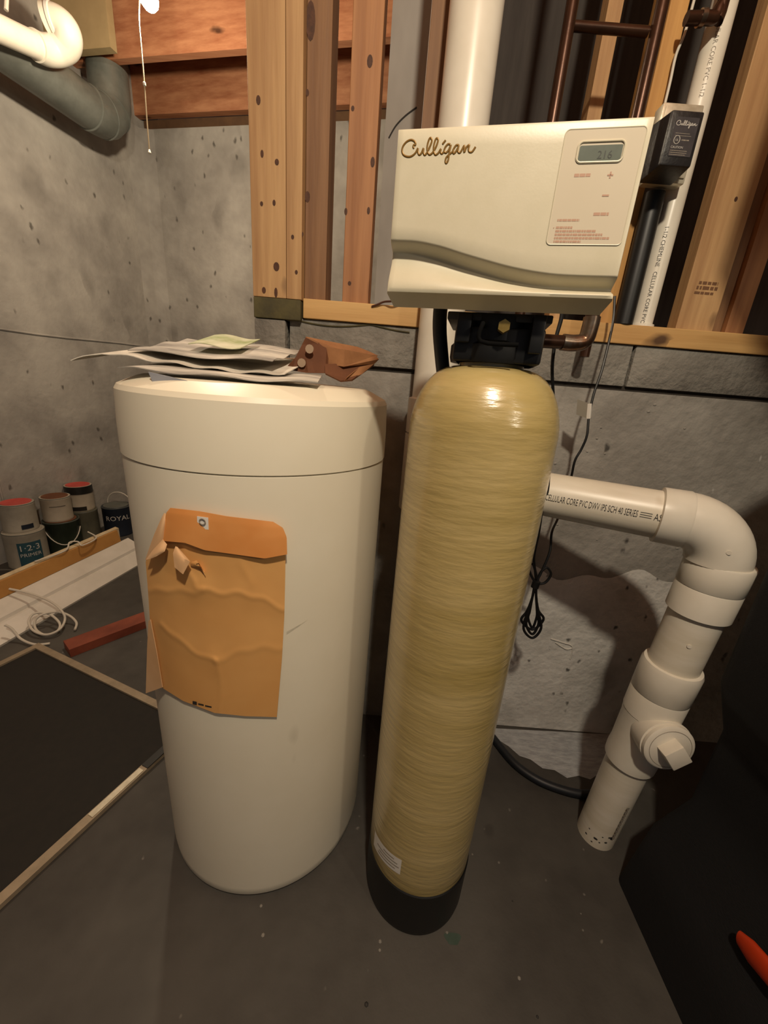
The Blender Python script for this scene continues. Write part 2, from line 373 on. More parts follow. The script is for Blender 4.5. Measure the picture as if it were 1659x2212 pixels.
# floor framing over the alcove
timber('ceiling_joist', abox(.0, 2.6, .46, .505, 2.84, 3.155), JOIST, 'orange-lit ceiling joist behind the bare bulb', 'joist')
timber('ceiling_joist', abox(.0, 2.6, -.02, .03, 2.84, 3.155), JOIST, 'rim joist sitting above the far concrete wall', 'joist')
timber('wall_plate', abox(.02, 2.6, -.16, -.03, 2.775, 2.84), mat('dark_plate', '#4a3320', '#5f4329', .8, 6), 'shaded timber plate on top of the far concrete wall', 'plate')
tag(obj('light_blocker', box(.60, 1.3, .0, .70, 1.80, 2.2, .01), GALV), 'unseen sheet metal box added overhead to shade the right studs', 'duct')  # unseen box, added to keep lamp light off the upper right studs

# ================================================================ PIPES
# thick stack
st = thing('drain_stack', (.105, 1.08, 0), 'thick white vertical drain stack behind the softener', 'pipe')
obj('pipe', lathe([(.055, 0), (.055, 3.15)], 40, (.105, 1.08, 0)), PVC, st, True)
obj('coupling', lathe([(.056, 1.075), (.064, 1.078), (.064, 1.165), (.056, 1.168)], 40, (.105, 1.08, 0)), PVC, st, True)
obj('tee', lathe([(.056, .86), (.064, .863), (.064, 1.072), (.056, 1.075)], 40, (.105, 1.08, 0)), PVC, st, True)
obj('print_mark', text_on_cyl('h', .02, (.105, 1.08, 0), (0, 0, 1), .055, (.0, -1, 0), 1.94), PRINTK, st)
# horizontal run, elbow and drop
DX0, DY0, LX, LY_ = .692, .803, .040, -.028
HZ, PR = .967, .0535
DX, DY = DX0 + LX * HZ, DY0 + LY_ * HZ
hd = Vector((DX - .105, DY - 1.08, 0)).normalized()
dr = thing('drain_pipe', (DX, DY, 0), 'white drain pipe with elbow and square cleanout plug right of the softener', 'pipe')
hp0 = Vector((.105, 1.08, HZ)) + hd * .045; elb0 = Vector((DX, DY, HZ)) - hd * .088
obj('branch_pipe', tube([hp0, elb0], PR, 40), PVCD, dr, True)
BR = .078
arc = [elb0 + hd * (BR * math.sin(t)) + Vector((0, 0, -BR * (1 - math.cos(t)))) for t in [math.pi / 2 * i / 14 for i in range(15)]]
el = obj('elbow', tube(arc, PR + .0065, 40), PVC, dr, True)
obj('hub', lathe_ax([(PR, -.052), (PR + .008, -.05), (PR + .0085, .0), (PR + .0065, .004)], elb0, hd), PVC, dr, True)
z_e = HZ - BR
def drop(prof, n=40): return [v + Vector((LX * v.z, LY_ * v.z, 0)) for v in lathe(prof, n, (DX0, DY0, 0))[0]], lathe(prof, n, (DX0, DY0, 0))[1]
def dax(z): return Vector((DX0 + LX * z, DY0 + LY_ * z, z))
obj('hub', drop([(PR, z_e - .125), (PR + .0078, z_e - .123), (PR + .008, z_e - .06), (PR + .007, z_e - .058), (PR + .0085, z_e - .056), (PR + .009, z_e), (PR + .0065, z_e + .004)]), PVC, dr, True)
obj('lower_pipe', drop([(PR - .005, 0), (PR - .002, .4), (PR, z_e)]), PVCD, dr, True)
obj('coupling', drop([(PR, .462), (PR + .008, .465), (PR + .0085, .53), (PR + .0075, .532), (PR + .009, .534), (PR + .0095, .608), (PR + .006, .617), (PR, .618)]), PVC, dr, True)
cl = obj('cleanout_tee', drop([(PR - .004, .30), (PR + .005, .302), (PR + .006, .325), (PR + .004, .35), (PR + .005, .44), (PR + .007, .462), (PR, .465)]), PVC, dr, True)
pd = Vector((-.02, -1, .12)).normalized(); pc = dax(.432)
obj('cleanout_hub', lathe_ax([(.050, .01), (.056, .035), (.060, .074), (.054, .077)], pc, pd), PVC, dr, True)
pl = obj('cleanout_plug', lathe_ax([(.050, .07), (.058, .078), (.058, .086), (.053, .090), (0, .090)], pc, pd), PVC, dr, True)
obj('plug_ring', lathe_ax([(.047, .0895), (.048, .091), (.049, .0895)], pc, pd), PRINTG, pl, True)
Mq = Matrix.Translation(pc) @ frame_to(pd) @ Matrix.Rotation(math.radians(38), 4, 'Z')
obj('square_nut', xf(box(-.023, .023, -.023, .023, .089, .118, .002), Mq), PVC, pl, True)
for a, z in ((-38, .93), (-30, .70)):
    t = math.radians(a); n = Vector((math.sin(t), -math.cos(t), 0))
    obj('mould_mark', lathe_ax([(.0045, 0), (.0045, .0015), (0, .0015)], dax(z) + n * (PR + (.008 if z > .8 else -.0005)), n, 10), PVC, dr)
for k in range(9):
    t = math.radians(random.uniform(-70, 10)); n = Vector((math.sin(t), -math.cos(t), 0)); z = random.uniform(.012, .07)
    obj('dirt_mark', lathe_ax([(random.uniform(.003, .008), 0), (.001, .001), (0, .001)], dax(z) + n * (PR - .0052), n, 7), PRINTK, dr)
upv = (CAM - Vector((.4, .94, HZ)))
t_ = text_on_cyl('CELLULAR CORE PVC DWV IPS SCH 40 SERIES', .0215, hp0, hd, PR, upv + Vector((0, 0, -.12)), .2815, .43)
obj('printed_lettering', t_, PRINTK, dr)
L_ = max(((v - hp0).dot(hd) for v in t_[0])); ev = Vector(upv + Vector((0, 0, -.12))); ev = (ev - hd * ev.dot(hd)).normalized()
for k in (-1, 0, 1):
    a = k * .09; nn = ev * math.cos(a) + Vector((0, 0, 1)) * math.sin(a); nn = (nn - hd * nn.dot(hd)).normalized()
    obj('printed_bar', tube([hp0 + hd * (L_ + .004) + nn * PR, hp0 + hd * (L_ + .026) + nn * PR], .0008, 6), PRINTK, dr)
obj('printed_lettering', text_on_cyl('AS', .0215, hp0, hd, PR, ev, L_ + .030, .6), PRINTK, dr)
obj('printed_lettering', bars([(.06, -.004, .13, .006)], Matrix.Translation(dax(.11) * 1 + Vector((-.04, -.999, 0)) * (PR - .0025) - Vector((0, 0, .11))) @ Matrix(((.046, -.999, 0, 0), (-.03, .04, 0, 0), (1, 0, 0, 0), (0, 0, 0, 1))), random.Random(5)), PRINTG, dr)
# thin vent
vx, vy = .6565, 1.185
vn = thing('vent_pipe', (vx, vy, 1.392), 'thin white PVC pipe with vertical black print on the sill', 'pipe')
obj('pipe', lathe([(.0262, 1.393), (.0262, 3.15)], 28, (vx, vy, 0)), PVC, vn, True)
obj('collar', lathe([(.0265, 1.3925), (.031, 1.393), (.031, 1.399), (.0265, 1.40)], 28, (vx, vy, 0)), PVC, vn, True)
obj('printed_lettering', text_on_cyl('1-1/2 CHEMLINE   CELLULAR CORE PVC DW', .0125, (vx, vy, 1.62), (0, 0, -1), .0262, (-.42, -.9, 0), .0), PRINTK, vn)
obj('printed_lettering', text_on_cyl('CELLULAR CORE PVC 1-1/2', .0125, (vx, vy, 2.02), (0, 0, -1), .0262, (-.42, -.9, 0), .0), PRINTG, vn)
tag(obj('black_pipe', lathe([(0, 1.3925), (.0235, 1.3925), (.0235, 1.685), (0, 1.685)], 24, (.597, 1.166, 0)), BLACKP, None, True), 'black plastic pipe standing on the sill beside the thin white pipe', 'pipe')
# copper
CUY = 1.1; CR = .0125
c1 = onY(1216, 128, CUY).x; c2 = onY(1405, 125, CUY).x
zt = onY(1300, 50, CUY).z
cu = thing('copper_riser', (c1, CUY, 1.35), 'left copper riser above the softener head', 'pipe')
obj('pipe', tube([(c1, CUY, 1.30), (c1, CUY, 3.15)], CR, 16), COPPER, cu, True)
cu2 = thing('copper_riser', (c2, CUY, 1.30), 'right copper riser above the softener head with cross pipe', 'pipe')
obj('pipe', tube([(c2, CUY, 1.30), (c2, CUY, 3.15)], CR, 16), COPPER, cu2, True)
obj('cross_pipe', tube([(c1 + .012, CUY + .012, zt), (c2 - .012, CUY + .012, zt)], .009, 14), COPPER, cu2, True)
for z in (2.02,):
    obj('fitting', lathe([(CR, z), (CR + .003, z + .002), (CR + .003, z + .03), (CR, z + .032)], 16, (c2, CUY, 0)), COPPER, cu2, True)
pA, pB, pC = onY(1482, 40, 1.14), onY(1545, 38, 1.14), onY(1572, -30, 1.14)
c3 = thing('copper_branch', (pB.x, 1.14, pB.z), 'short copper branch with elbow at upper right', 'pipe')
obj('pipe', tube([pA, pA.lerp(pB, .7), pB, pB.lerp(pC, .35), pC, pC + Vector((0, 0, .6))], .0115, 14, 5), COPPER, c3, True)
obj('fitting', tube([pA.lerp(pB, .45), pA.lerp(pB, .62)], .0145, 14), SOLDER, c3, True)
tag(obj('white_cable', tube([onY(1510, -40, 1.175), onY(1494, 20, 1.175), onY(1478, 75, 1.175), onY(1460, 120, 1.175), onY(1448, 175, 1.175), onY(1436, 225, 1.175)], .003, 8, 6), WIREW, None, True), 'thin white cable stapled down the golden stud', 'cable')

# wall transformer on its steel outlet box
q0, q1 = onY(1432, 222, 1.13), onY(1524, 222, 1.13)
ob = thing('outlet_box', (q0.x + .05, 1.15, 1.66), 'shiny steel outlet box behind the black transformer', 'outlet box')
obj('box', box(q0.x, q1.x - .002, 1.125, 1.158, 1.69, q0.z, .004), STEEL, ob, True)
obj('cover_plate', box(q0.x + .006, q1.x - .008, 1.121, 1.1255, 1.70, q0.z - .008, .001), STEEL, ob, True)
ch = thing('wall_transformer', (.57, 1.08, 1.68), 'black plug-in transformer with printed label by the softener head', 'transformer')
fx0, fx1, fz0, fz1 = onY(1425, 358, 1.05).x, onY(1525, 238, 1.05).x, onY(1455, 358, 1.05).z, onY(1490, 238, 1.05).z
bm = bmesh.new(); bmesh.ops.create_cube(bm, size=1)
for v in bm.verts:
    e = 0 if v.co.y < 0 else .006
    v.co = Vector(((fx0 - e) if v.co.x < 0 else (fx1 + e), 1.05 if v.co.y < 0 else 1.1205, (fz0 - e) if v.co.z < 0 else (fz1 + e)))
bmesh.ops.bevel(bm, geom=bm.edges[:], offset=.004, segments=2, affect='EDGES', profile=.5)
obj('case', from_bm(bm), mat('charcoal_plastic', '#1d1c1d', '#242223', .45, 40, bump=.1), ch, True)
MF = Matrix(((1, 0, 0, 0), (0, 0, -1, 1.0495), (0, 1, 0, 0), (0, 0, 0, 1)))
fw, fh = fx1 - fx0, fz1 - fz0
lb = obj('label_plate', xf(prism(rrect(fx0 + .011, fx1 - .008, fz0 + .016, fz1 - .012, .002), 0, .0004), MF), mat('grey_label', '#3a3739', '#464245', .4, 30), ch)
LOGO = [[(-120.1, 7.5), (-121.3, 8.9), (-120.8, 10.8), (-119.0, 10.7), (-118.9, 12.6), (-121.2, 14.8), (-125.0, 15.8), (-129.7, 14.3), (-133.4, 10.7), (-134.7, 6.4), (-133.3, 2.5), (-129.7, 0.2), (-124.8, -0.5), (-120.8, 0.8), (-117.7, 3.4), (-115.4, 7.4), (-115.2, 4.1), (-113.3, 1.1), (-110.8, 2.4), (-108.6, 7.2), (-108.4, 3.4), (-106.5, 0.6), (-104.0, 2.7), (-101.3, 8.0), (-99.3, 13.8), (-100.9, 16.8), (-102.8, 15.5), (-104.2, 9.7), (-103.5, 4.3), (-101.2, 1.0), (-98.5, 1.5), (-96.1, 4.1), (-93.4, 8.8), (-92.0, 14.1), (-93.3, 16.2), (-95.1, 15.0), (-96.4, 9.4), (-96.0, 4.1), (-93.7, 0.5), (-90.5, 1.8), (-87.7, 5.9), (-87.7, 2.7), (-85.8, 1.3), (-83.7, 3.2)],
 [(-86.3, 10.4), (-83.1, 14.0)],
 [(-77.0, 9.8), (-79.7, 10.2), (-82.6, 7.4), (-83.5, 3.7), (-81.3, 2.0), (-78.3, 4.6), (-76.3, 9.3), (-77.3, 1.9), (-77.5, -4.5), (-79.3, -8.0), (-80.8, -6.6), (-80.3, -2.8), (-77.1, 0.3), (-73.5, 2.8), (-72.8, 4.9), (-70.3, 8.6), (-67.4, 9.0)],
 [(-72.8, 4.9), (-72.3, 1.2), (-70.1, 2.2), (-67.5, 6.9), (-67.0, 8.5), (-67.3, 3.2), (-65.1, 1.5), (-63.1, 3.6), (-60.5, 8.2), (-59.8, 1.9), (-57.7, 6.6), (-54.8, 8.6), (-55.2, 4.9), (-53.9, 2.2), (-50.6, 2.1), (-47.4, 6.5)]]
def logo(place, r, flat=.35):
    gs = []
    for s in LOGO:
        g = tube([(x / 1000, 0, z / 1000) for x, z in s], r, 8, 5)
        gs.append(([place(v.x, v.y * flat, v.z) for v in map(Vector, g[0])], g[1]))
    return join(*gs)
ls = (fw - .024) / .087
obj('logo', logo(lambda x, y, z: Vector((fx0 + .013 + (x + .1347) * ls, 1.0489 + y * .3, fz1 - .026 + z * ls)), .0011), PRINTW, ch)
zz = fz0 + .044
obj('approval_mark', xf(([v for v in tube([(.0062 * math.cos(t), .0062 * math.sin(t) * 1.15, 0) for t in [2 * math.pi * i / 20 for i in range(21)]], .0007, 6)[0]], tube([(.0062 * math.cos(t), .0062 * math.sin(t), 0) for t in [2 * math.pi * i / 20 for i in range(21)]], .0007, 6)[1]), MF @ Matrix.Translation((fx0 + .022, zz, .0006))), PRINTW, ch)
def ftext(s, size, x, z, m_=PRINTW):
    g = text_geo(s, size); return obj('printed_lettering', xf(g, MF @ Matrix.Translation((x, z, .0008))), m_, ch)
ftext('UL', .0055, fx0 + .0188, zz - .002); ftext('CAUTION', .0058, fx0 + .0125, zz - .0145)
obj('small_print', bars([(fx0 + .032, zz - .001, .016, .0022), (fx0 + .013, zz - .019, .036, .0013), (fx0 + .013, zz - .0225, .036, .0013), (fx0 + .013, zz - .026, .034, .0013), (fx0 + .016, fz1 - .040, .03, .0010), (fx0 + .016, fz1 - .044, .034, .0010)], MF @ Matrix.Translation((0, 0, .0007)), random.Random(8)), PRINTG, ch)

# ================================================================ WATER SOFTENER
sx, sy, sR = .1503, .6626, .12
ws = thing('water_softener', (sx, sy, 0), 'tall wound fiberglass water softener with cream control head', 'water softener')
c = (sx, sy, 0)
prof = [(0, .03), (.06, .035), (.095, .06), (.113, .10), (.1195, .145)] + [(sR, .145 + i * .11) for i in range(1, 9)]
for i in range(1, 13):
    t = math.pi / 2 * i / 12
    r_ = .050 + (sR - .050) * math.cos(t) ** .92 if i < 12 else .050; prof.append((r_, 1.125 + .108 * math.sin(t)))
prof += [(.050, 1.238), (.050, 1.250), (0, 1.250)]
obj('resin_tank', lathe(prof, 96, c), RESIN, ws, True)
obj('foot', lathe([(0, 0), (.112, 0), (.119, .006), (.121, .02), (.122, .143), (.119, .146), (.116, .13)], 72, c), BLACKP, ws, True)
# paper label low on the tank
def on_soft(ph, z, r=sR + .0008): t = math.radians(ph); return Vector((sx + r * math.sin(t), sy - r * math.cos(t), z))
lb = obj('paper_label', sheet(lambda a, b: on_soft(-68 + 42 * a, .178 + .015 * a + .047 * b), 16, 2), WHITE, ws, True)
for k, (a0, a1) in enumerate(((.45, .8), (.2, .9), (.3, .95), (.25, .85))):
    obj('label_print', sheet(lambda a, b: on_soft(-68 + 42 * (a0 + (a1 - a0) * a), .178 + .015 * (a0 + (a1 - a0) * a) + .036 - k * .009 + .0025 * b, sR + .0014), 10, 1), PRINTG, lb)
# valve body
PSI = math.radians(12); UU = Vector((math.cos(PSI), -math.sin(PSI), 0)); NN = Vector((-math.sin(PSI), -math.cos(PSI), 0)); HC = -NN * .57
def hd_(u, wv, z): return HC + UU * u + NN * wv + Vector((0, 0, z))
def hbox(u0, u1, w0, w1, z0, z1, b=0): g = box(u0, u1, w0, w1, z0, z1, b); return [hd_(*v) for v in g[0]], g[1]
MH = Matrix((UU, Vector((0, 0, 1)), NN)).transposed().to_4x4()
def hflat(w_): q = MH.copy(); q.translation = HC + NN * w_; return q
vu = UU.dot(Vector((sx, sy, 0)) - HC); vw = NN.dot(Vector((sx, sy, 0)) - HC)
vb = obj('valve_body', lathe([(0, 1.238), (.064, 1.238), (.066, 1.245), (.066, 1.262), (.060, 1.268), (.060, 1.30), (0, 1.30)], 40, c), BLACKP, ws, True)
obj('clamp_plate', hbox(vu - .058, vu + .066, vw - .05, vw + .058, 1.238, 1.285, .004), BLACKP, vb, True)
obj('clamp_rib', hbox(vu + .045, vu + .062, vw + .05, vw + .074, 1.252, 1.30, .002), BLACKP, vb, True)
obj('clamp_rib', hbox(vu - .056, vu - .036, vw + .05, vw + .07, 1.262, 1.30, .002), BLACKP, vb, True)
obj('top_plate', hbox(vu - .072, vu + .072, vw - .06, vw + .055, 1.292, 1.303, .002), mat('dark_grey_plate', '#3a3936', None, .5), vb, True)
obj('brass_nut', xf(lathe([(0, 0), (.0085, 0), (.0085, .018), (0, .018)], 6), Matrix.Translation(hd_(vu + .008, vw + .066, 1.283)) @ frame_to(NN)), mat('brass', '#a98a4a', '#c2a561', .3, 30, metal=.8), vb)
obj('valve_stem', tube([hd_(vu - .02, vw + .06, 1.285), hd_(vu - .02, vw + .085, 1.285), hd_(vu - .02, vw + .088, 1.262), hd_(vu + .03, vw + .088, 1.26)], .003, 10, 4), mat('matte_black', '#0a0a0a', None, .9, spec=.1), vb, True)
# control head cover: front modelled with the wave step
zt_, zb_ = 1.4878, 1.3136; u0, u1 = -.1422, .1376
WAVE = [(-.145, 1.3752), (-.107, 1.3742), (-.075, 1.3685), (-.047, 1.3608), (-.018, 1.3540), (.011, 1.3474), (.04, 1.3428), (.067, 1.3400), (.10, 1.3393), (.14, 1.3393)]
def wave(u):
    for (a, za), (b, zb) in zip(WAVE, WAVE[1:]):
        if u <= b:
            t = max(0, (u - a) / (b - a)); return za + (zb - za) * t
    return WAVE[-1][1]
NU, NA, NB = 64, 8, 30
V, F = [], []
cols = []
for i in range(NU + 1):
    s = i / NU; u = u0 + .004 + (u1 - u0 - .008) * s; zw = sum(wave(u + d) for d in (-.01, -.005, 0, .005, .01)) / 5
    col_ = []
    for k in range(NA + 1): col_.append((u, 0, zt_ - .004 + (zw - zt_ + .004) * k / NA))
    dep = .0165; hin = .0125; zl = zb_ + .004
    for k in range(1, NB + 1):
        z = zw + (zl - zw) * (k / NB); q = zw - z; Ln = zw - zl
        if q < hin: t = q / hin; f_ = -dep * (t * t * (3 - 2 * t))
        else: t = (q - hin) / (min(Ln, .06) - hin); t = min(1, t); f_ = -dep * (1 - t * t * (3 - 2 * t))
        col_.append((u, f_, z))
    cols.append(col_)
nr = len(cols[0])
for cl_ in cols: V += [hd_(*p) for p in cl_]
for i in range(NU):
    for k in range(nr - 1): F.append((i * nr + k, (i + 1) * nr + k, (i + 1) * nr + k + 1, i * nr + k + 1))
border = [(0, k) for k in range(nr)] + [(i, nr - 1) for i in range(1, NU + 1)] + [(NU, k) for k in range(nr - 2, -1, -1)] + [(i, 0) for i in range(NU - 1, 0, -1)]
prev = [i * nr + k for i, k in border]
def ring(wv, zb, ins, zt):
    ids = []
    for i, k in border:
        u, ww, z = cols[i][k]
        if i == 0: u = u0 + ins
        elif i == NU: u = u1 - ins
        if k == 0: z = zt
        elif k == nr - 1: z = zb
        else: z = min(zt, max(z, zb + .0005))
        V.append(hd_(u, min(wv, ww + wv) if wv > -.01 else wv, z)); ids.append(len(V) - 1)
    return ids
for args in ((-.0012, zb_ + .001, .0012, zt_ - .001), (-.005, zb_ - .0005, 0, zt_), (-.022, 1.2998, .007, zt_), (-.15, 1.332, .012, zt_ - .004)):
    ids = ring(*args); n_ = len(ids)
    F += [(prev[q], prev[(q + 1) % n_], ids[(q + 1) % n_], ids[q]) for q in range(n_)]; prev = ids
F.append(tuple(prev))
hc = obj('control_head_cover', (V, F), HEADM, ws, True)
def rr_tube(x0, x1, y0, y1, r, rad, w_):
    o = rrect(x0, x1, y0, y1, r, 6); o.append(o[0]); return tube([hd_(x, w_, y) for x, y in o], rad, 8)
pn = obj('control_panel', xf(prism(rrect(.0500, .1312, 1.3698, 1.4782, .0045, 6), -.0004, .0005), hflat(0)), PANELM, hc)
obj('panel_groove', rr_tube(.0496, .1316, 1.3694, 1.4786, .0048, .0007, .0002), HEADM, hc, True)
obj('display_bezel', rr_tube(.0655, .1130, 1.4482, 1.4670, .005, .0012, .0006), HEADM, hc, True)
obj('display', xf(prism(rrect(.0672, .1112, 1.4492, 1.4635, .0015, 4), 0, .0009), hflat(0)), LCD, hc, label='dim grey-green liquid crystal display')
obj('display_digits', xf(text_geo('216', .0105), hflat(.0011) @ Matrix.Translation((.0865, 1.4512, 0))), LCDT, hc)
R5 = random.Random(5)
Pm = hflat(.0007)
obj('button_print', bars([(.0668, 1.4352, .017, .003)], Pm, R5, .2), PRINTR, hc)
obj('button_print', join(xf(box(.1015, .1075, 1.4355, 1.437, 0, .0001), Pm), xf(box(.1038, .1053, 1.4333, 1.4393, 0, .0001), Pm)), PRINTR, hc)
obj('button_print', xf(box(.1005, .1075, 1.4165, 1.4182, 0, .0001), Pm), PRINTR, hc)
obj('button_print', bars([(.0955, 1.3982, .016, .003)], Pm, R5, .2), PRINTR, hc)
obj('instruction_print', bars([(.0575, 1.3928, .024, .0022), (.0545, 1.3858, .001, .001), (.0575, 1.3855, .018, .0022), (.0575, 1.3820, .044, .0022), (.0575, 1.3785, .052, .0022), (.0575, 1.3750, .060, .0022), (.0575, 1.3715, .030, .0022)], Pm, R5, .25), PRINTR, hc)
obj('logo', logo(lambda x, y, z: hd_(x, .0003 + y, 1.46 + z), .0011), GOLD, hc, True, 'bronze cursive lettering')
# black tube down the left of the valve
obj('drain_elbow_tube', tube([hd_(-.083, -.13, 1.36), hd_(-.082, -.13, 1.30), hd_(-.073, -.13, 1.25), hd_(-.060, -.145, 1.19)], .0115, 14, 5), BLACKR, ws, True)
# copper connection under the head
pA = onY(1165, 740, .82); pB = onY(1250, 742, .82); pC = onY(1276, 700, .82)
cc = thing('copper_elbow_pipe', (pB.x, .82, pB.z), 'tarnished copper elbow joining the softener valve from the right', 'pipe')
obj('pipe', tube([(pA.x - .06, .80, pA.z), (pB.x - .03, .82, pB.z)], .0125, 16), COPPER, cc, True)
obj('elbow', tube([Vector((pB.x - .032, .82, pB.z)), Vector((pB.x - .008, .82, pB.z)), Vector((pC.x - .004, .82, pB.z + .006)), Vector((pC.x, .82, pC.z - .005)), Vector((pC.x, .82, pC.z + .012))], .015, 16, 5), SOLDER, cc, True)
obj('riser', tube([Vector((pC.x, .82, pC.z)), Vector((pC.x, .82, pC.z + .12))], .0125, 16), COPPER, cc, True)

# ================================================================ CORDS
def cordpts(L): return [onY(x, y, Y) for x, y, Y in L]
g1 = cordpts([(1328, 640, 1.11), (1325, 690, 1.10), (1316, 735, 1.08), (1300, 800, 1.06), (1283, 850, 1.05), (1272, 900, 1.04), (1268, 940, 1.03), (1256, 970, 1.03), (1242, 995, 1.03), (1234, 1030, 1.035), (1222, 1075, 1.04), (1205, 1120, 1.03), (1192, 1150, .99), (1188, 1190, .97), (1172, 1230, .96), (1160, 1255, .955)])
pc_ = thing('power_cord', g1[-1], 'black low-voltage cord hanging in a tied bundle beside the softener', 'cord')
obj('cord', tube(g1, .0032, 8, 6), BLACKC, pc_, True)
g2 = cordpts([(1216, 660, .86), (1212, 690, .86), (1200, 735, .86), (1193, 790, .86), (1195, 850, .87), (1200, 920, .88), (1190, 1000, .88), (1186, 1030, .88), (1183, 1060, .89), (1172, 1100, .9), (1164, 1150, .91), (1154, 1200, .93), (1155, 1225, .945), (1158, 1255, .955)])
obj('cord', tube(g2, [.0045 - .0013 * min(1, i / 25) for i in range(13 * 6 + 1)], 8, 6), BLACKC, pc_, True)
def loopy(L, d=0): return tube([onY(x, y, .955 + d) for x, y in L], .0036, 8, 7)
obj('bundle_loop', loopy([(1158, 1262), (1146, 1240), (1142, 1222), (1152, 1220), (1160, 1250)], -.004), BLACKC, pc_, True)
obj('bundle_loop', loopy([(1160, 1262), (1178, 1258), (1190, 1240), (1180, 1226), (1166, 1240), (1160, 1262)], .004), BLACKC, pc_, True)
for k, (wl_, bt) in enumerate(((19, 1378), (13, 1370), (24, 1360), (9, 1356))):
    obj('bundle_loop', loopy([(1156, 1258), (1150, 1290), (1148 - wl_ * .4, 1320), (1150 - wl_, bt - 20), (1150, bt), (1150 + wl_, bt - 22), (1158 + wl_ * .2, 1318), (1158, 1285), (1159, 1258)], .003 * (k - 1.5)), BLACKC, pc_, True)
pt = onY(1157, 1262, .955)
obj('tie', lathe_ax([(.006, -.012), (.0105, -.010), (.0105, .010), (.006, .012)], pt, (0.1, 0, 1), 12), BLACKC, pc_, True)
pt0, pt1 = onY(1274, 872, 1.043), onY(1271, 905, 1.039)
obj('cord_tag', xf(box(-.0035, .0035, -.0045, .0045, 0, (pt1 - pt0).length, .001), Matrix.Translation(pt0) @ frame_to(pt1 - pt0)), WHITE, pc_)
obj('cord_tag', sheet(lambda a, b: pt1.lerp(pt0, b) + Vector((-.028 * a, .012 * a, .008 * a)), 3, 2, .0006), mat('clear_tag', '#7d776a', None, .4), pc_)
hz = .0135
tag(obj('drain_hose', tube([onZ(1000, 1500, hz), onZ(1040, 1560, hz), onZ(1070, 1600, hz), onZ(1110, 1648, hz), onZ(1160, 1684, hz), onZ(1215, 1706, hz), onZ(1262, 1716, hz), onZ(1300, 1712, hz)], .013, 12, 6), BLACKR, None, True), 'black hose curving along the floor at the wall base', 'hose')
tag(obj('brown_wire', tube([onY(803, 662, 1.146), onY(815, 658, 1.143), onY(830, 652, 1.14), onY(850, 650, 1.13), onY(880, 640, 1.13)], .0025, 8, 6), mat('brown_wire', '#4a2a1c', None, .5), None, True), 'short brown wire lying on the sill left of the head', 'wire')

# ================================================================ BRINE TANK
tx, ty = -.2706, .8413
bt = thing('brine_tank', (tx, ty, 0), 'large round almond plastic brine salt tank with lid', 'brine tank')
obj('tank_body', lathe([(0, 0), (.236, 0), (.248, .005), (.2545, .016), (.2565, .04), (.258, .5), (.2595, 1.0425), (.2585, 1.0435), (0, 1.0435)], 128, (tx, ty, 0)), TANKM, bt, True)
obj('lid', lathe([(.2570, 1.0436), (.2590, 1.0448), (.2612, 1.0462), (.2610, 1.10), (.2585, 1.155), (.254, 1.163), (.222, 1.178), (.212, 1.181), (.15, 1.183), (0, 1.184)], 128, (tx, ty, 0)), LIDM, bt, True, None, 12)
obj('scuff', sheet(lambda a, b: Vector((tx + .2590 * math.sin(math.radians(25 + 9 * a)), ty - .2590 * math.cos(math.radians(25 + 9 * a)), .745 + .022 * a + .006 * b * (1 - a))), 8, 1), mat('grey_scuff', '#b9b1a0', '#d9d1bb', .5, 60, stretch=(1, 1, 4)), bt, True)
# envelope: hangs by its flap, follows the drum at right and springs free at left
RT = .2625
def drum(arc, z, off=0):
    """arc length along the drum front (0 at phi=0); left of LIM it leaves as a tangent"""
    LIM = -.105
    if arc >= LIM: t = arc / .2585; n = Vector((math.sin(t), -math.cos(t), 0)); return Vector((tx, ty, z)) + n * (RT + off)
    t = LIM / .2585; n = Vector((math.sin(t), -math.cos(t), 0)); tg = Vector((math.cos(t), math.sin(t), 0))
    return Vector((tx, ty, z)) + n * (RT + off) + tg * (arc - LIM)
env = thing('manila_envelope', (tx, ty - RT, .56), 'orange manila envelope with torn flap stuck to the brine tank', 'envelope')
def on_drum(x, y, off=0):
    """sight line met on the drum front, or on the tangent plane where the paper springs free at the left"""
    d = ray(x, y); P0 = math.radians(-27); Rr = RT + off
    A2 = d.x ** 2 + d.y ** 2; B2 = -2 * (d.x * tx + d.y * ty); C2 = tx * tx + ty * ty - Rr * Rr; D2 = B2 * B2 - 4 * A2 * C2
    if D2 > 0:
        q = CAM + d * ((-B2 - math.sqrt(D2)) / (2 * A2))
        if math.atan2(q.x - tx, ty - q.y) > P0: return q
    n = Vector((math.sin(P0), -math.cos(P0), 0)); o_ = Vector((tx, ty, 0)) + n * Rr
    return CAM + d * ((o_ - CAM).dot(n) / d.dot(n))
def poly(P, t):
    t *= len(P) - 1; i = min(int(t), len(P) - 2); f_ = t - i
    return P[i][0] + (P[i + 1][0] - P[i][0]) * f_, P[i][1] + (P[i + 1][1] - P[i][1]) * f_
def crease(a, b):
    s = 0; a, b = a + .018 * math.sin(b * 13), b + .022 * math.sin(a * 9 + 1) + .008 * math.sin(a * 31)
    for (x0_, y0_, x1_, y1_, amp, wd) in ((.35, .28, 1.0, .45, .0045, .045), (.0, .36, .4, .30, .004, .05), (.1, .55, .5, .70, .004, .05), (.5, .70, 1.0, .68, .003, .06), (.5, .7, .55, 1, .003, .06), (.62, .0, .75, .3, .003, .09), (.2, .02, .35, .25, .004, .06)):
        dx, dy = x1_ - x0_, y1_ - y0_; t = max(0, min(1, ((a - x0_) * dx + (b - y0_) * dy) / (dx * dx + dy * dy)))
        d = math.hypot(a - x0_ - dx * t, b - y0_ - dy * t); s += amp * (.28 * math.exp(-(d / (wd * .35)) ** 2) + .38 * math.exp(-(d / (wd * 1.5)) ** 2))
    return s
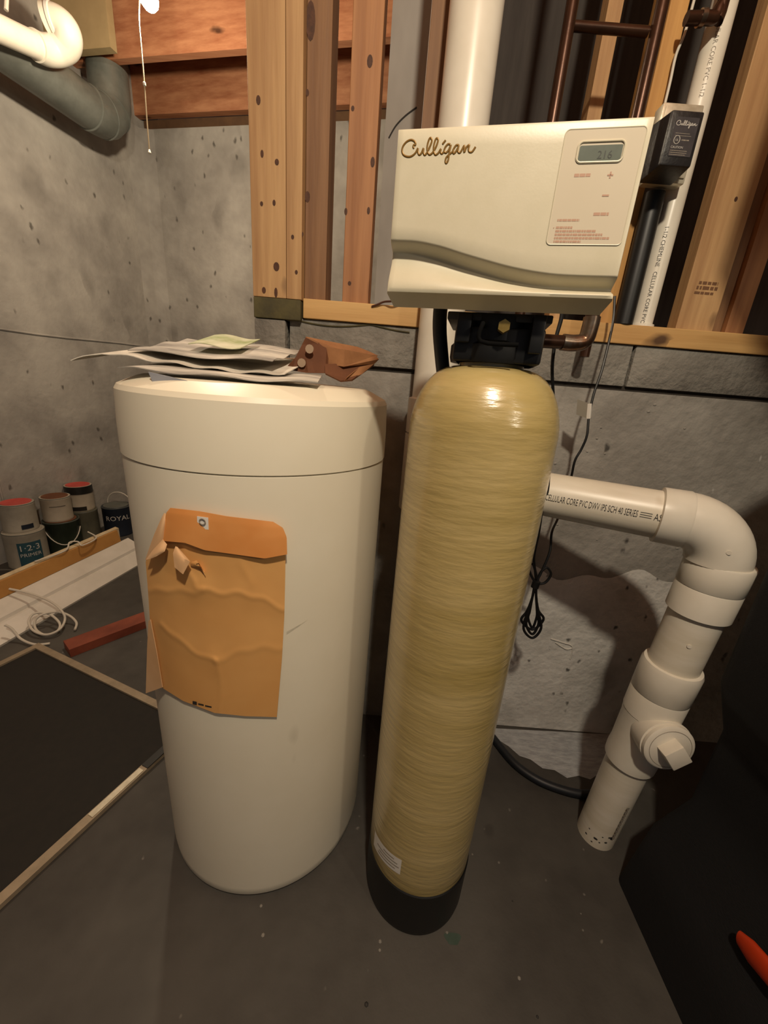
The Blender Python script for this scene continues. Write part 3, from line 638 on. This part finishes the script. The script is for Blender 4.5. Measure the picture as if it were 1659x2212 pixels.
def quilt(left, right, off, top=None, bot=None, cr_=0):
    def fn(a, b):
        l, r = poly(left, b), poly(right, b)
        x = l[0] + (r[0] - l[0]) * a; y = l[1] + (r[1] - l[1]) * a
        for crv, wgt, base0, base1 in ((top, 1 - b, left[0], right[0]), (bot, b, left[-1], right[-1])):
            if crv:
                p = poly(crv, a); x += (p[0] - base0[0] - (base1[0] - base0[0]) * a) * wgt; y += (p[1] - base0[1] - (base1[1] - base0[1]) * a) * wgt
        o_ = off(a, b) if callable(off) else off
        return on_drum(x, y, o_ + (crease(a, b) if cr_ else 0))
    return fn
obj('envelope_body', sheet(quilt([(352, 1150), (316, 1212), (321, 1275), (325, 1337), (336, 1400), (346, 1450), (350, 1484)], [(617, 1165), (616, 1240), (614, 1330), (609, 1420), (598, 1548)], .002,
    None, [(350, 1484), (396, 1513), (464, 1539), (530, 1546), (598, 1548)], 1), 90, 100, .0012), KRAFT, env, True)
obj('side_gusset', sheet(quilt([(322, 1340), (319, 1400), (316, 1497)], [(326, 1338), (340, 1410), (352, 1484)], .006), 8, 20, .0012), KRAFTI, env, True)
obj('flap', sheet(quilt([(369, 1097), (360, 1108), (356, 1135), (353, 1168)], [(590, 1127), (611, 1140), (619, 1160), (620, 1197)], lambda a, b: .006 + .005 * b + .002 * math.sin(a * 9) * b,
    [(369, 1097), (430, 1104), (490, 1115), (540, 1121), (590, 1127)], [(353, 1168), (400, 1172), (443, 1188), (501, 1196), (572, 1206), (620, 1197)]), 44, 16, .0012), KRAFTD, env, True)
def patch(name, a_, b_, off0, off1, m_):
    obj(name, sheet(quilt(a_, b_, lambda a, b: off0 + (off1 - off0) * b + .004 * math.sin(a * 3.1) * math.sin(b * 3.1)), 8, 8, .001), m_, env, True)
patch('torn_side', [(356, 1108), (349, 1121), (332, 1160), (315, 1209)], [(360, 1112), (356, 1140), (352, 1168), (330, 1204)], .007, .014, KRAFTI)
patch('torn_curl', [(352, 1165), (330, 1190), (316, 1210)], [(361, 1176), (356, 1190), (338, 1202)], .012, .022, KRAFTI)
patch('torn_tab', [(380, 1180), (375, 1195), (378, 1225)], [(384, 1184), (410, 1213), (396, 1240)], .012, .022, KRAFTI)
patch('torn_tab', [(412, 1214), (424, 1212), (432, 1222)], [(413, 1222), (436, 1228), (444, 1242)], .006, .009, KRAFT)
q = on_drum(437, 1127, .012)
pc2 = obj('clasp_reinforcement', sheet(lambda a, b: on_drum(426 + 24 * a + b, 1115 + 26 * b + 3 * a, .0095), 4, 2, .0006), mat('white_patch', '#e2ddd3', None, .6), env)
nrm = Vector((math.sin(-.07), -math.cos(-.07), 0))
obj('clasp_hole_ring', xf(tube([(.0048 * math.cos(t), .0048 * math.sin(t), 0) for t in [2 * math.pi * i / 20 for i in range(21)]], .0008, 6), Matrix.Translation(q) @ frame_to(nrm)), PRINTG, pc2)
obj('maker_mark', join(*[sheet(quilt([(x, y), (x, y + h)], [(x + w_, y + w_ * .22), (x + w_, y + h + w_ * .22)], .0046), 3, 1) for x, y, w_, h in ((416, 1514, 9, 7), (428, 1519, 12, 3), (443, 1523, 14, 3))]), PRINTK, env)

# papers on the lid
def paper(name, fn, m_, label, nu=36, nv=22, th=.0014):
    return tag(obj(name, sheet(fn, nu, nv, th), m_, None, True), label, 'paper', 'papers on the brine tank lid')
def news_back(a, b):
    x = -.555 + .36 * a; y = .70 + .26 * b + .03 * math.sin(a * 2)
    z = 1.2015 + .036 * b + .004 * math.sin(a * 6 + b) + .03 * max(0, .35 - a) - .018 * max(0, .14 - a) / .14
    return (x, y, z + .002 * math.sin(a * 31) * (1 - b))
paper('newspaper', news_back, PAPER, 'crumpled newspaper sheet with curled end overhanging the lid at left')
def news_mid(a, b):
    x = -.48 + .26 * a; y = .74 + .22 * b
    return (x, y, 1.2185 + .036 * b + .003 * math.sin(a * 9 + 2 * b) + .002 * math.sin(b * 14))
paper('newspaper', news_mid, PAPERD, 'grey printed newspaper sheet lying across the back of the lid')
def flyer(a, b):
    return (-.40 + .10 * a, .80 + .12 * b, 1.2405 + .028 * b + .003 * math.sin(a * 6))
paper('green_flyer', flyer, PAPERG, 'small green printed flyer on the newspapers', 12, 8)
def front(a, b):
    x = -.455 + .33 * a - .02 * b; y = .635 + .07 * (a - .5) ** 2 * 2 + .15 * b
    z = 1.1860 + .011 * b + .0025 * math.sin(a * 8) * (.3 + b) + .0025 * (1 - b) * math.sin(a * 15)
    return (x, y, z + .003)
fr = paper('newspaper', front, PAPERD, 'front newspaper sheet with a triangular corner drooping over the lid edge')
A_, B_, C_ = onY(320, 803, .640), onY(346, 866, .622), onY(420, 826, .622)
obj('drooping_corner', ([A_, B_, C_, A_ + Vector((.001, .002, .0)), B_ + Vector((.001, .002, 0)), C_ + Vector((.001, .002, 0))], [(0, 1, 2), (5, 4, 3), (0, 3, 4, 1), (1, 4, 5, 2), (2, 5, 3, 0)]), BLUEG, fr)

# torn cardboard packing piece
KY = .86
kb = thing('cardboard_packing', tuple(onY(700, 815, KY)), 'torn brown cardboard packing piece at the back of the lid', 'cardboard')
def kp(x, y, d=0): return onY(x, y, KY + d)
def slab(pts, dv, name, m_, par=kb):
    n = len(pts); dv = Vector(dv)
    return obj(name, (pts + [p + dv for p in pts], [tuple(range(n)), tuple(range(2 * n - 1, n - 1, -1))] + [(i, (i + 1) % n, n + (i + 1) % n, n + i) for i in range(n)]), m_, par)
lf = slab([kp(617, 795, -.02), kp(638, 772, -.02), kp(652, 745, -.02), kp(661, 727, -.02), kp(688, 740, -.015), kp(706, 748, -.01), kp(702, 806, -.03), kp(660, 805, -.04), kp(630, 800, -.03)], (.004, .006, 0), 'side_panel', CARDD)
for x, y in ((669, 754), (652, 784)):  # pale discs painted as the lit wall showing through two holes
    obj('lit_hole_disc', xf(lathe([(0, 0), (.0085, 0), (.0085, .002), (0, .002)], 12), Matrix.Translation(kp(x, y, -.031)) @ frame_to((-.1, -1, .05))), mat('lit_wall_tone', '#a08a74', None, .8), lf)
slab([kp(661, 727, -.02), kp(700, 735, 0), kp(772, 749, .05), kp(800, 760, .05), kp(816, 768, .04), kp(760, 762, .0), kp(706, 750, -.012)], (0, 0, -.002), 'top_flap', CARD)
slab([kp(705, 749, -.012), kp(745, 755, -.02), kp(742, 792, -.02), kp(704, 786, -.012)], (.003, .01, 0), 'front_fold', CARD)
slab([kp(745, 755, -.02), kp(812, 768, .03), kp(818, 776, .03), kp(808, 786, .03), kp(742, 792, -.02)], (.0, .01, 0), 'end_fold', CARD)
slab([kp(702, 786, -.03), kp(808, 786, .03), kp(760, 820, -.02), kp(735, 822, -.03), kp(702, 806, -.04)], (0, .008, -.003), 'base_flap', CARDD)
slab([kp(808, 786, .03), kp(782, 808, .0), kp(742, 824, -.03), kp(750, 815, -.03), kp(775, 795, .0)], (0, .006, .002), 'torn_edge', CARD)

# ================================================================ LEFT SIDE: bulb, duct, pipe
lb0 = alc(.645, .62, 0); bp = Vector((0, 0, 0))
d = ray(322, -4); n_ = LY; t = ((C0 + LY * 1.25).dot(n_)) / d.dot(n_); bp = CAM + d * t
lh = thing('bare_bulb', tuple(bp), 'glowing bare ceiling bulb with hanging pull string', 'light bulb')
obj('glass', lathe([(0, -.036), (.018, -.032), (.030, -.018), (.033, 0), (.029, .017), (.018, .036), (.014, .05)], 24, tuple(bp)), emis('lit_glass', (1, .86, .62, 1), 60), lh, True)
obj('socket', lathe([(.015, .048), (.022, .052), (.024, .09), (.05, .10), (.055, .125), (0, .125)], 24, tuple(bp)), mat('porcelain', '#d8d4c8', None, .3), lh, True)
obj('mounting_box', [(v) for v in [box(bp.x - .06, bp.x + .06, bp.y - .06, bp.y + .06, bp.z + .125, 3.16)]][0], GALV, lh)
lamp('bulb_light', (bp.x, bp.y, bp.z - .06), 56, (1, .83, .60), .035)
sp_pts = []
for x, y in ((300, 30), (306, 110), (312, 182), (317, 255), (323, 328)):
    d = ray(x, y); t = ((C0 + LY * 1.28).dot(LY)) / d.dot(LY); sp_pts.append(CAM + d * t)
ps = obj('pull_string', tube([bp + Vector((-.02, 0, .06))] + sp_pts, .0028, 6, 4), mat('string', '#b9a888', None, .7), lh, True)
obj('string_knot', lathe([(0, -.010), (.006, -.004), (.006, .004), (0, .010)], 8, tuple(sp_pts[2])), WIREW, ps, True)
obj('string_knot', lathe([(0, -.012), (.0065, -.004), (.004, .006), (0, .012)], 8, tuple(sp_pts[-1])), WIREW, ps, True)
# round duct with elbow, along the left wall
du = thing('round_duct', tuple(alc(.2, .6, 2.45)), 'grey galvanised round duct along the left concrete wall', 'duct')
DZ = 2.565
obj('duct_run', tube([alc(.2, 3.2, DZ), alc(.2, .62, DZ)], .105, 32), GALV, du, True)
ea = [alc(.2, .62, DZ), alc(.2, .60, DZ), alc(.2, .55, DZ + .005), alc(.2, .50, DZ + .025), alc(.2, .465, DZ + .06), alc(.2, .45, DZ + .11), alc(.2, .445, DZ + .16), alc(.2, .445, 2.835)]
ea = [p + BX * .0 for p in ea]
obj('elbow', tube(ea, .108, 32), GALV, du, True)
for p, d in ((alc(.2, .62, DZ), LY), (alc(.2, .52, DZ + .015), LY + Vector((0, 0, -.3))), (alc(.2, .46, DZ + .07), LY + Vector((0, 0, -1.2)))):
    obj('crimp_ring', lathe_ax([(.107, -.006), (.112, -.003), (.112, .003), (.107, .006)], p, d, 32), GALV, du, True)
# white drain line with trap bend
def wal(x, y, off):
    d = ray(x, y); n = Vector((-LY.y, LY.x, 0)); o_ = C0 + BX * off; return CAM + d * (o_.dot(n) / d.dot(n))
dp = thing('waste_pipe', tuple(wal(110, 105, .36)), 'white PVC waste pipe with bend hanging over the round duct', 'pipe')
a0, a1 = wal(-60, 35, .36), wal(98, 108, .36)
obj('pipe', tube([a0 + (a0 - a1) * 2, a0, a1], .05, 28), PVC, dp, True)
obj('bend', tube([wal(76, 98, .36), wal(98, 108, .36), wal(122, 108, .38), wal(142, 97, .42), wal(147, 76, .45), wal(140, 57, .45), wal(122, 45, .42), wal(100, 42, .38)], .058, 28, 6), PVC, dp, True)
obj('hub_ring', lathe_ax([(.058, -.01), (.062, -.006), (.062, .006), (.058, .01)], wal(116, 44, .41), wal(122, 45, .42) - wal(100, 42, .38), 28), WHITE, dp, True)
obj('pen_mark', tube([wal(45, 70, .29), wal(47, 82, .29), wal(43, 95, .29)], .004, 6), PRINTK, dp)
wr = tag(obj('white_strap', tube([wal(14, -30, .36), wal(14, 0, .36), wal(13, 22, .36)], .008, 8), WIREW), 'white pipe strap hanging at the upper left corner', 'strap')
timber('blocking', abox(.0, .42, .60, .645, 2.80, 3.155), mat('beige_board', '#8f7c58', '#a08c66', .8, 4), 'beige blocking board above the white waste pipe', 'board')

# ================================================================ FLOOR CLUTTER AT LEFT
def can(name, cx, cy, z, r, h, body_m, lid_m, label, ring_c=None, group='paint cans along the left wall'):
    t = thing(name, (cx, cy, z), label, 'paint can', group)
    cc_ = (cx, cy, 0)
    obj('body', lathe([(0, z), (r * .97, z), (r, z + .006), (r * .985, z + .012), (r * .985, z + h - .014), (r * 1.0, z + h - .010), (r * 1.0, z + h - .003), (r * .97, z + h)], 32, cc_), body_m, t, True)
    obj('rim', lathe([(r * .985, z + h - .006), (r * 1.005, z + h - .004), (r * 1.0, z + h), (r * .86, z + h - .002), (r * .84, z + h - .008)], 32, cc_), GALV, t, True)
    obj('lid', lathe([(r * .86, z + h - .001), (r * .85, z + h + .003), (r * .74, z + h + .001), (0, z + h + .0015)], 32, cc_), lid_m, t, True)
    return t
def can_label(t, cx, cy, r, z0, z1, p0, p1, m_, name='label_band'):
    return obj(name, sheet(lambda a, b: Vector((cx + (r + .001) * math.sin(math.radians(p0 + (p1 - p0) * a)), cy - (r + .001) * math.cos(math.radians(p0 + (p1 - p0) * a)), z0 + (z1 - z0) * b)), 20, 1), m_, t, True)
def can_text(t, s, size, cx, cy, r, z, ph, m_):
    V, F = text_geo(s, size); wd = max(v.x for v in V)
    obj('printed_lettering', ([Vector((cx + (r + .002) * math.sin(math.radians(ph) + (v.x - wd / 2) / r), cy - (r + .002) * math.cos(math.radians(ph) + (v.x - wd / 2) / r), z + v.y)) for v in V], F), m_, t)
REDL = mat('red_paint', '#b3433c', '#bf5048', .5, 9)
CANW = mat('can_offwhite', '#8f897c', '#a39c8e', .5, 8)
CANT = mat('label_teal', '#23424c', '#2d4f5a', .5, 8)
CANG = mat('can_dark_green', '#1d241c', '#2a3226', .35, 10)
CANK = mat('can_blackish', '#191817', '#26231f', .35, 10)
CANGR = mat('can_greyed', '#4c4a3e', '#5d5a4b', .45, 10)
CANB = mat('can_navy', '#171c26', '#1f2633', .4, 8)
CREAM = mat('can_cream', '#9c9180', '#aca190', .5, 6)
c1x, c1y = -2.11, 2.09
t = can('paint_can', c1x, c1y, 0, .098, .215, CANW, CANW, 'off-white primer can with dark teal label under a red-lidded can')
can_label(t, c1x, c1y, .098, .02, .165, 20, 85, CANT)
can_text(t, '1·2·3', .05, c1x, c1y, .098, .115, 50, PRINTW); can_text(t, 'PRIMER', .03, c1x, c1y, .098, .078, 52, PRINTW)
c2x, c2y = -2.055, 2.295
t = can('paint_can', c2x, c2y, 0, .095, .215, CANG, CARDD, 'dark green paint can with wire handle under a cream can')
obj('handle', tube([Vector((c2x + .097 * math.sin(math.radians(a)), c2y - .097 * math.cos(math.radians(a)), .16 - .09 * math.sin(math.radians((a + 20) * 180 / 130)))) for a in range(-20, 111, 10)], .003, 6), WIREW, t, True)
c3x, c3y = -2.065, 2.49
t = can('paint_can', c3x, c3y, 0, .085, .215, CANGR, CANGR, 'grey-green smeared paint can under the tallest red-topped can')
c4x, c4y = -1.925, 2.625
t = can('paint_can', c4x, c4y, 0, .09, .215, CANB, GALV, 'navy paint can lettered ROYAL beside the brine tank')
can_text(t, 'ROYAL', .048, c4x, c4y, .09, .125, 36, PRINTW)
obj('handle', tube([Vector((c4x + .087 * math.cos(a), c4y + .04, .215 + .085 * math.sin(a))) for a in [math.pi * i / 12 for i in range(13)]], .0035, 6), WIREW, t, True)
t = can('paint_can', c1x - .015, c1y + .01, .216, .082, .165, CANW, REDL, 'small off-white can with bright red lid on the primer can')
can_label(t, c1x - .015, c1y + .01, .082, .235, .262, 45, 85, CANB)
t = can('paint_can', c2x - .01, c2y, .216, .078, .15, CREAM, CARDD, 'cream-labelled can with brown lid on the dark green can')
can_label(t, c2x - .01, c2y, .078, .315, .318, 15, 75, CANK)
t = can('paint_can', c3x - .01, c3y + .01, .216, .078, .17, CREAM, REDL, 'cream and black can with red top, tallest by the wall')
can_label(t, c3x - .01, c3y + .01, .078, .335, .386, -40, 120, CANK); can_label(t, c3x - .01, c3y + .01, .078, .222, .25, -40, 60, CANK)
can('paint_can', onZ(5, 1275, 0).x - .05, onZ(5, 1275, 0).y + .02, 0, .09, .06, CANK, CANK, 'low black tin at the left edge with a shiny rim')

# trim lengths lying on the floor
ld = Vector((.12, .993, 0)).normalized(); lp = Vector((ld.y, -ld.x, 0))
def along(o, prof, s0, s1):
    n = len(prof); o = Vector(o)
    V = [o + lp * a + Vector((0, 0, z)) + ld * s for s in (s0, s1) for a, z in prof]
    return V, [tuple(range(n)), tuple(range(2 * n - 1, n - 1, -1))] + [(i, (i + 1) % n, n + (i + 1) % n, n + i) for i in range(n)]
wo = onZ(295, 1225, 0)
tag(obj('vinyl_trim', along(wo, [(0, 0), (.002, .010), (-.075, .052), (-.088, .053), (-.094, .068), (-.175, .108), (-.182, .106), (-.10, .06), (-.10, .0)], -1.35, .16), VINYL), 'long white grooved vinyl trim lying on the floor', 'trim')
to = wo + lp * -.187
tag(obj('tan_board', along(to, [(0, .0), (.0, .103), (.012, .110), (-.004, .182), (-.017, .182), (-.012, .0)], -1.35, .10), TANB), 'tan board standing on edge behind the white trim', 'board')
tag(obj('batten', along(to, [(-.019, 0), (-.019, .184), (-.042, .190), (-.046, .0)], -.95, .13), BOARDTOP), 'pale splintery batten behind the tan board', 'batten')
rd = thing('red_board', tuple(onZ(210, 1380, 0)), 'short red-stained wood board lying on the floor beside the tank', 'board')
ra, rb = onZ(153, 1420, 0), onZ(332, 1350, 0); rdv = (rb - ra).normalized(); rn = Vector((-rdv.y, rdv.x, 0))
V = [ra + rn * a + Vector((0, 0, z)) + rdv * s for s in (0, (rb - ra).length) for a, z in ((0, 0), (0, .038), (.085, .038), (.085, 0))]
obj('board', (V, [(0, 1, 2, 3), (7, 6, 5, 4), (0, 4, 5, 1), (1, 5, 6, 2), (2, 6, 7, 3), (3, 7, 4, 0)]), REDW, rd)
wc = thing('white_wire_coil', tuple(onZ(110, 1345, .02)), 'loose coil of white wire lying over the vinyl trim', 'wire')
def wz(L): return tube([onZ(x, y, z) for x, y, z in L], .005, 8, 7)
obj('coil', wz([(20, 1272, .14), (65, 1282, .12), (110, 1300, .10), (135, 1322, .07), (140, 1340, .04), (128, 1360, .03), (100, 1371, .02), (72, 1362, .03), (62, 1342, .05), (75, 1325, .07), (105, 1326, .06), (128, 1345, .04), (125, 1362, .02), (100, 1372, .014), (78, 1360, .02), (76, 1340, .05), (95, 1326, .07), (125, 1322, .06), (150, 1330, .04), (165, 1345, .02), (162, 1360, .012)]), WIREW, wc, True)
obj('coil', wz([(10, 1350, .08), (25, 1358, .06), (45, 1380, .02), (75, 1392, .012), (108, 1390, .008)]), WIREW, wc, True)
sw = tag(obj('white_wire_scrap', tube([onZ(75, 1213, .196), onZ(140, 1190, .198), onZ(150, 1172, .21), (onZ(168, 1170, .21)), onZ(178, 1178, .198), onZ(208, 1162, .197), onZ(190, 1149, .205)], .004, 8, 6), WIREW, None, True), 'scrap of white wire on top of the tan board', 'wire')

# floor flecks and a green paint dab
fl = bpy.data.objects['floor']
for k in range(18):
    p = onZ(random.uniform(380, 1300), random.uniform(1720, 2200)); r_ = random.uniform(.0015, .0045)
    obj('grit', lathe([(r_, 0), (r_ * .6, r_ * .35), (0, r_ * .4)], 6, (p.x, p.y, 0)), random.choice([BLOCK, PRINTK]), fl)
p = onZ(978, 2028); obj('paint_dab', ([(p.x + .018 * math.cos(t) * (1 + .25 * math.sin(3 * t)), p.y + .013 * math.sin(t) * (1 + .2 * math.cos(2 * t)), .0006) for t in [2 * math.pi * i / 18 for i in range(18)]], [tuple(range(18))]), mat('green_dab', '#33463b', '#3f4d44', .7, 40), fl)

# window screen
A = Vector((-1.447, 1.386, 0)); e1 = Vector((.934, -.357, 0)); e2 = Vector((-.357, -.934, 0)); SWD, SLN = .915, 1.7
scn = thing('window_screen', tuple(A + e1 * .45 + e2 * .8), 'dark window screen with tan frame lying flat on the floor', 'window screen')
def fr_(a0, a1, b0, b1, z0, z1): g = box(a0, a1, b0, b1, z0, z1); return [A + e1 * v[0] + e2 * v[1] + Vector((0, 0, v[2])) for v in map(Vector, g[0])], g[1]
fwid = .026
for args in ((0, SWD, 0, fwid), (0, SWD, SLN - fwid, SLN), (0, fwid, fwid, SLN - fwid), (SWD - fwid, SWD, fwid, SLN - fwid)):
    obj('frame_bar', fr_(*args, .002, .016), SCRF, scn)
obj('mesh', fr_(fwid, SWD - fwid, fwid, SLN - fwid, .007, .0085), MESH, scn)
obj('latch', fr_(SWD - .022, SWD - .004, .21, .36, .016, .0185), STEEL, scn)
obj('latch', fr_(SWD - .024, SWD + .001, .12, .20, .016, .019), BLACKP, scn)

# ================================================================ BLACK COVERED OBJECT AT RIGHT
bg = thing('black_storage_bag', (1.05, .35, 0), 'tall black fabric storage bag standing at the right edge', 'bag')
def bag_ring(z):
    k = 0 if z < 1.2 else min(1, (z - 1.2) / .36); ins = .30 * (1 - math.sqrt(max(0, 1 - k * k)))
    L_ = ((0, .695), (.2, .725), (.3, .79), (.52, .79), (.65, .738), (1.1, .735), (2, .735))
    xl = next(a[1] + (b[1] - a[1]) * (z - a[0]) / (b[0] - a[0]) for a, b in zip(L_, L_[1:]) if z <= b[0])
    out = rrect(xl + ins, 1.45 - ins, -.05 + ins * .6, .705 - ins * .5, .03, 6)
    return [Vector((x, y, z)) for x, y in out]
zs = [0, .02, .1, .2, .3, .4, .52, .58, .65, .8, .95, 1.1, 1.2, 1.28, 1.36, 1.42, 1.47, 1.51, 1.54, 1.556]
V, F = [], []
for z in zs: V += bag_ring(z)
n_ = len(bag_ring(0))
for i in range(len(zs) - 1):
    for k in range(n_): F.append((i * n_ + k, i * n_ + (k + 1) % n_, (i + 1) * n_ + (k + 1) % n_, (i + 1) * n_ + k))
F += [tuple(range(n_)), tuple((len(zs) - 1) * n_ + k for k in range(n_))]
obj('fabric_body', (V, F), FABRIC, bg, True)
pz = onX(1648, 2085, .735)
obj('pull_tab', xf(lathe([(0, -.05), (.014, -.045), (.022, -.02), (.022, .03), (.014, .055), (0, .06)], 20), Matrix.Translation(pz) @ Matrix.Rotation(math.radians(70), 4, 'X') @ Matrix.Diagonal((.5, 1, 1, 1))), ORANGE, bg, True)
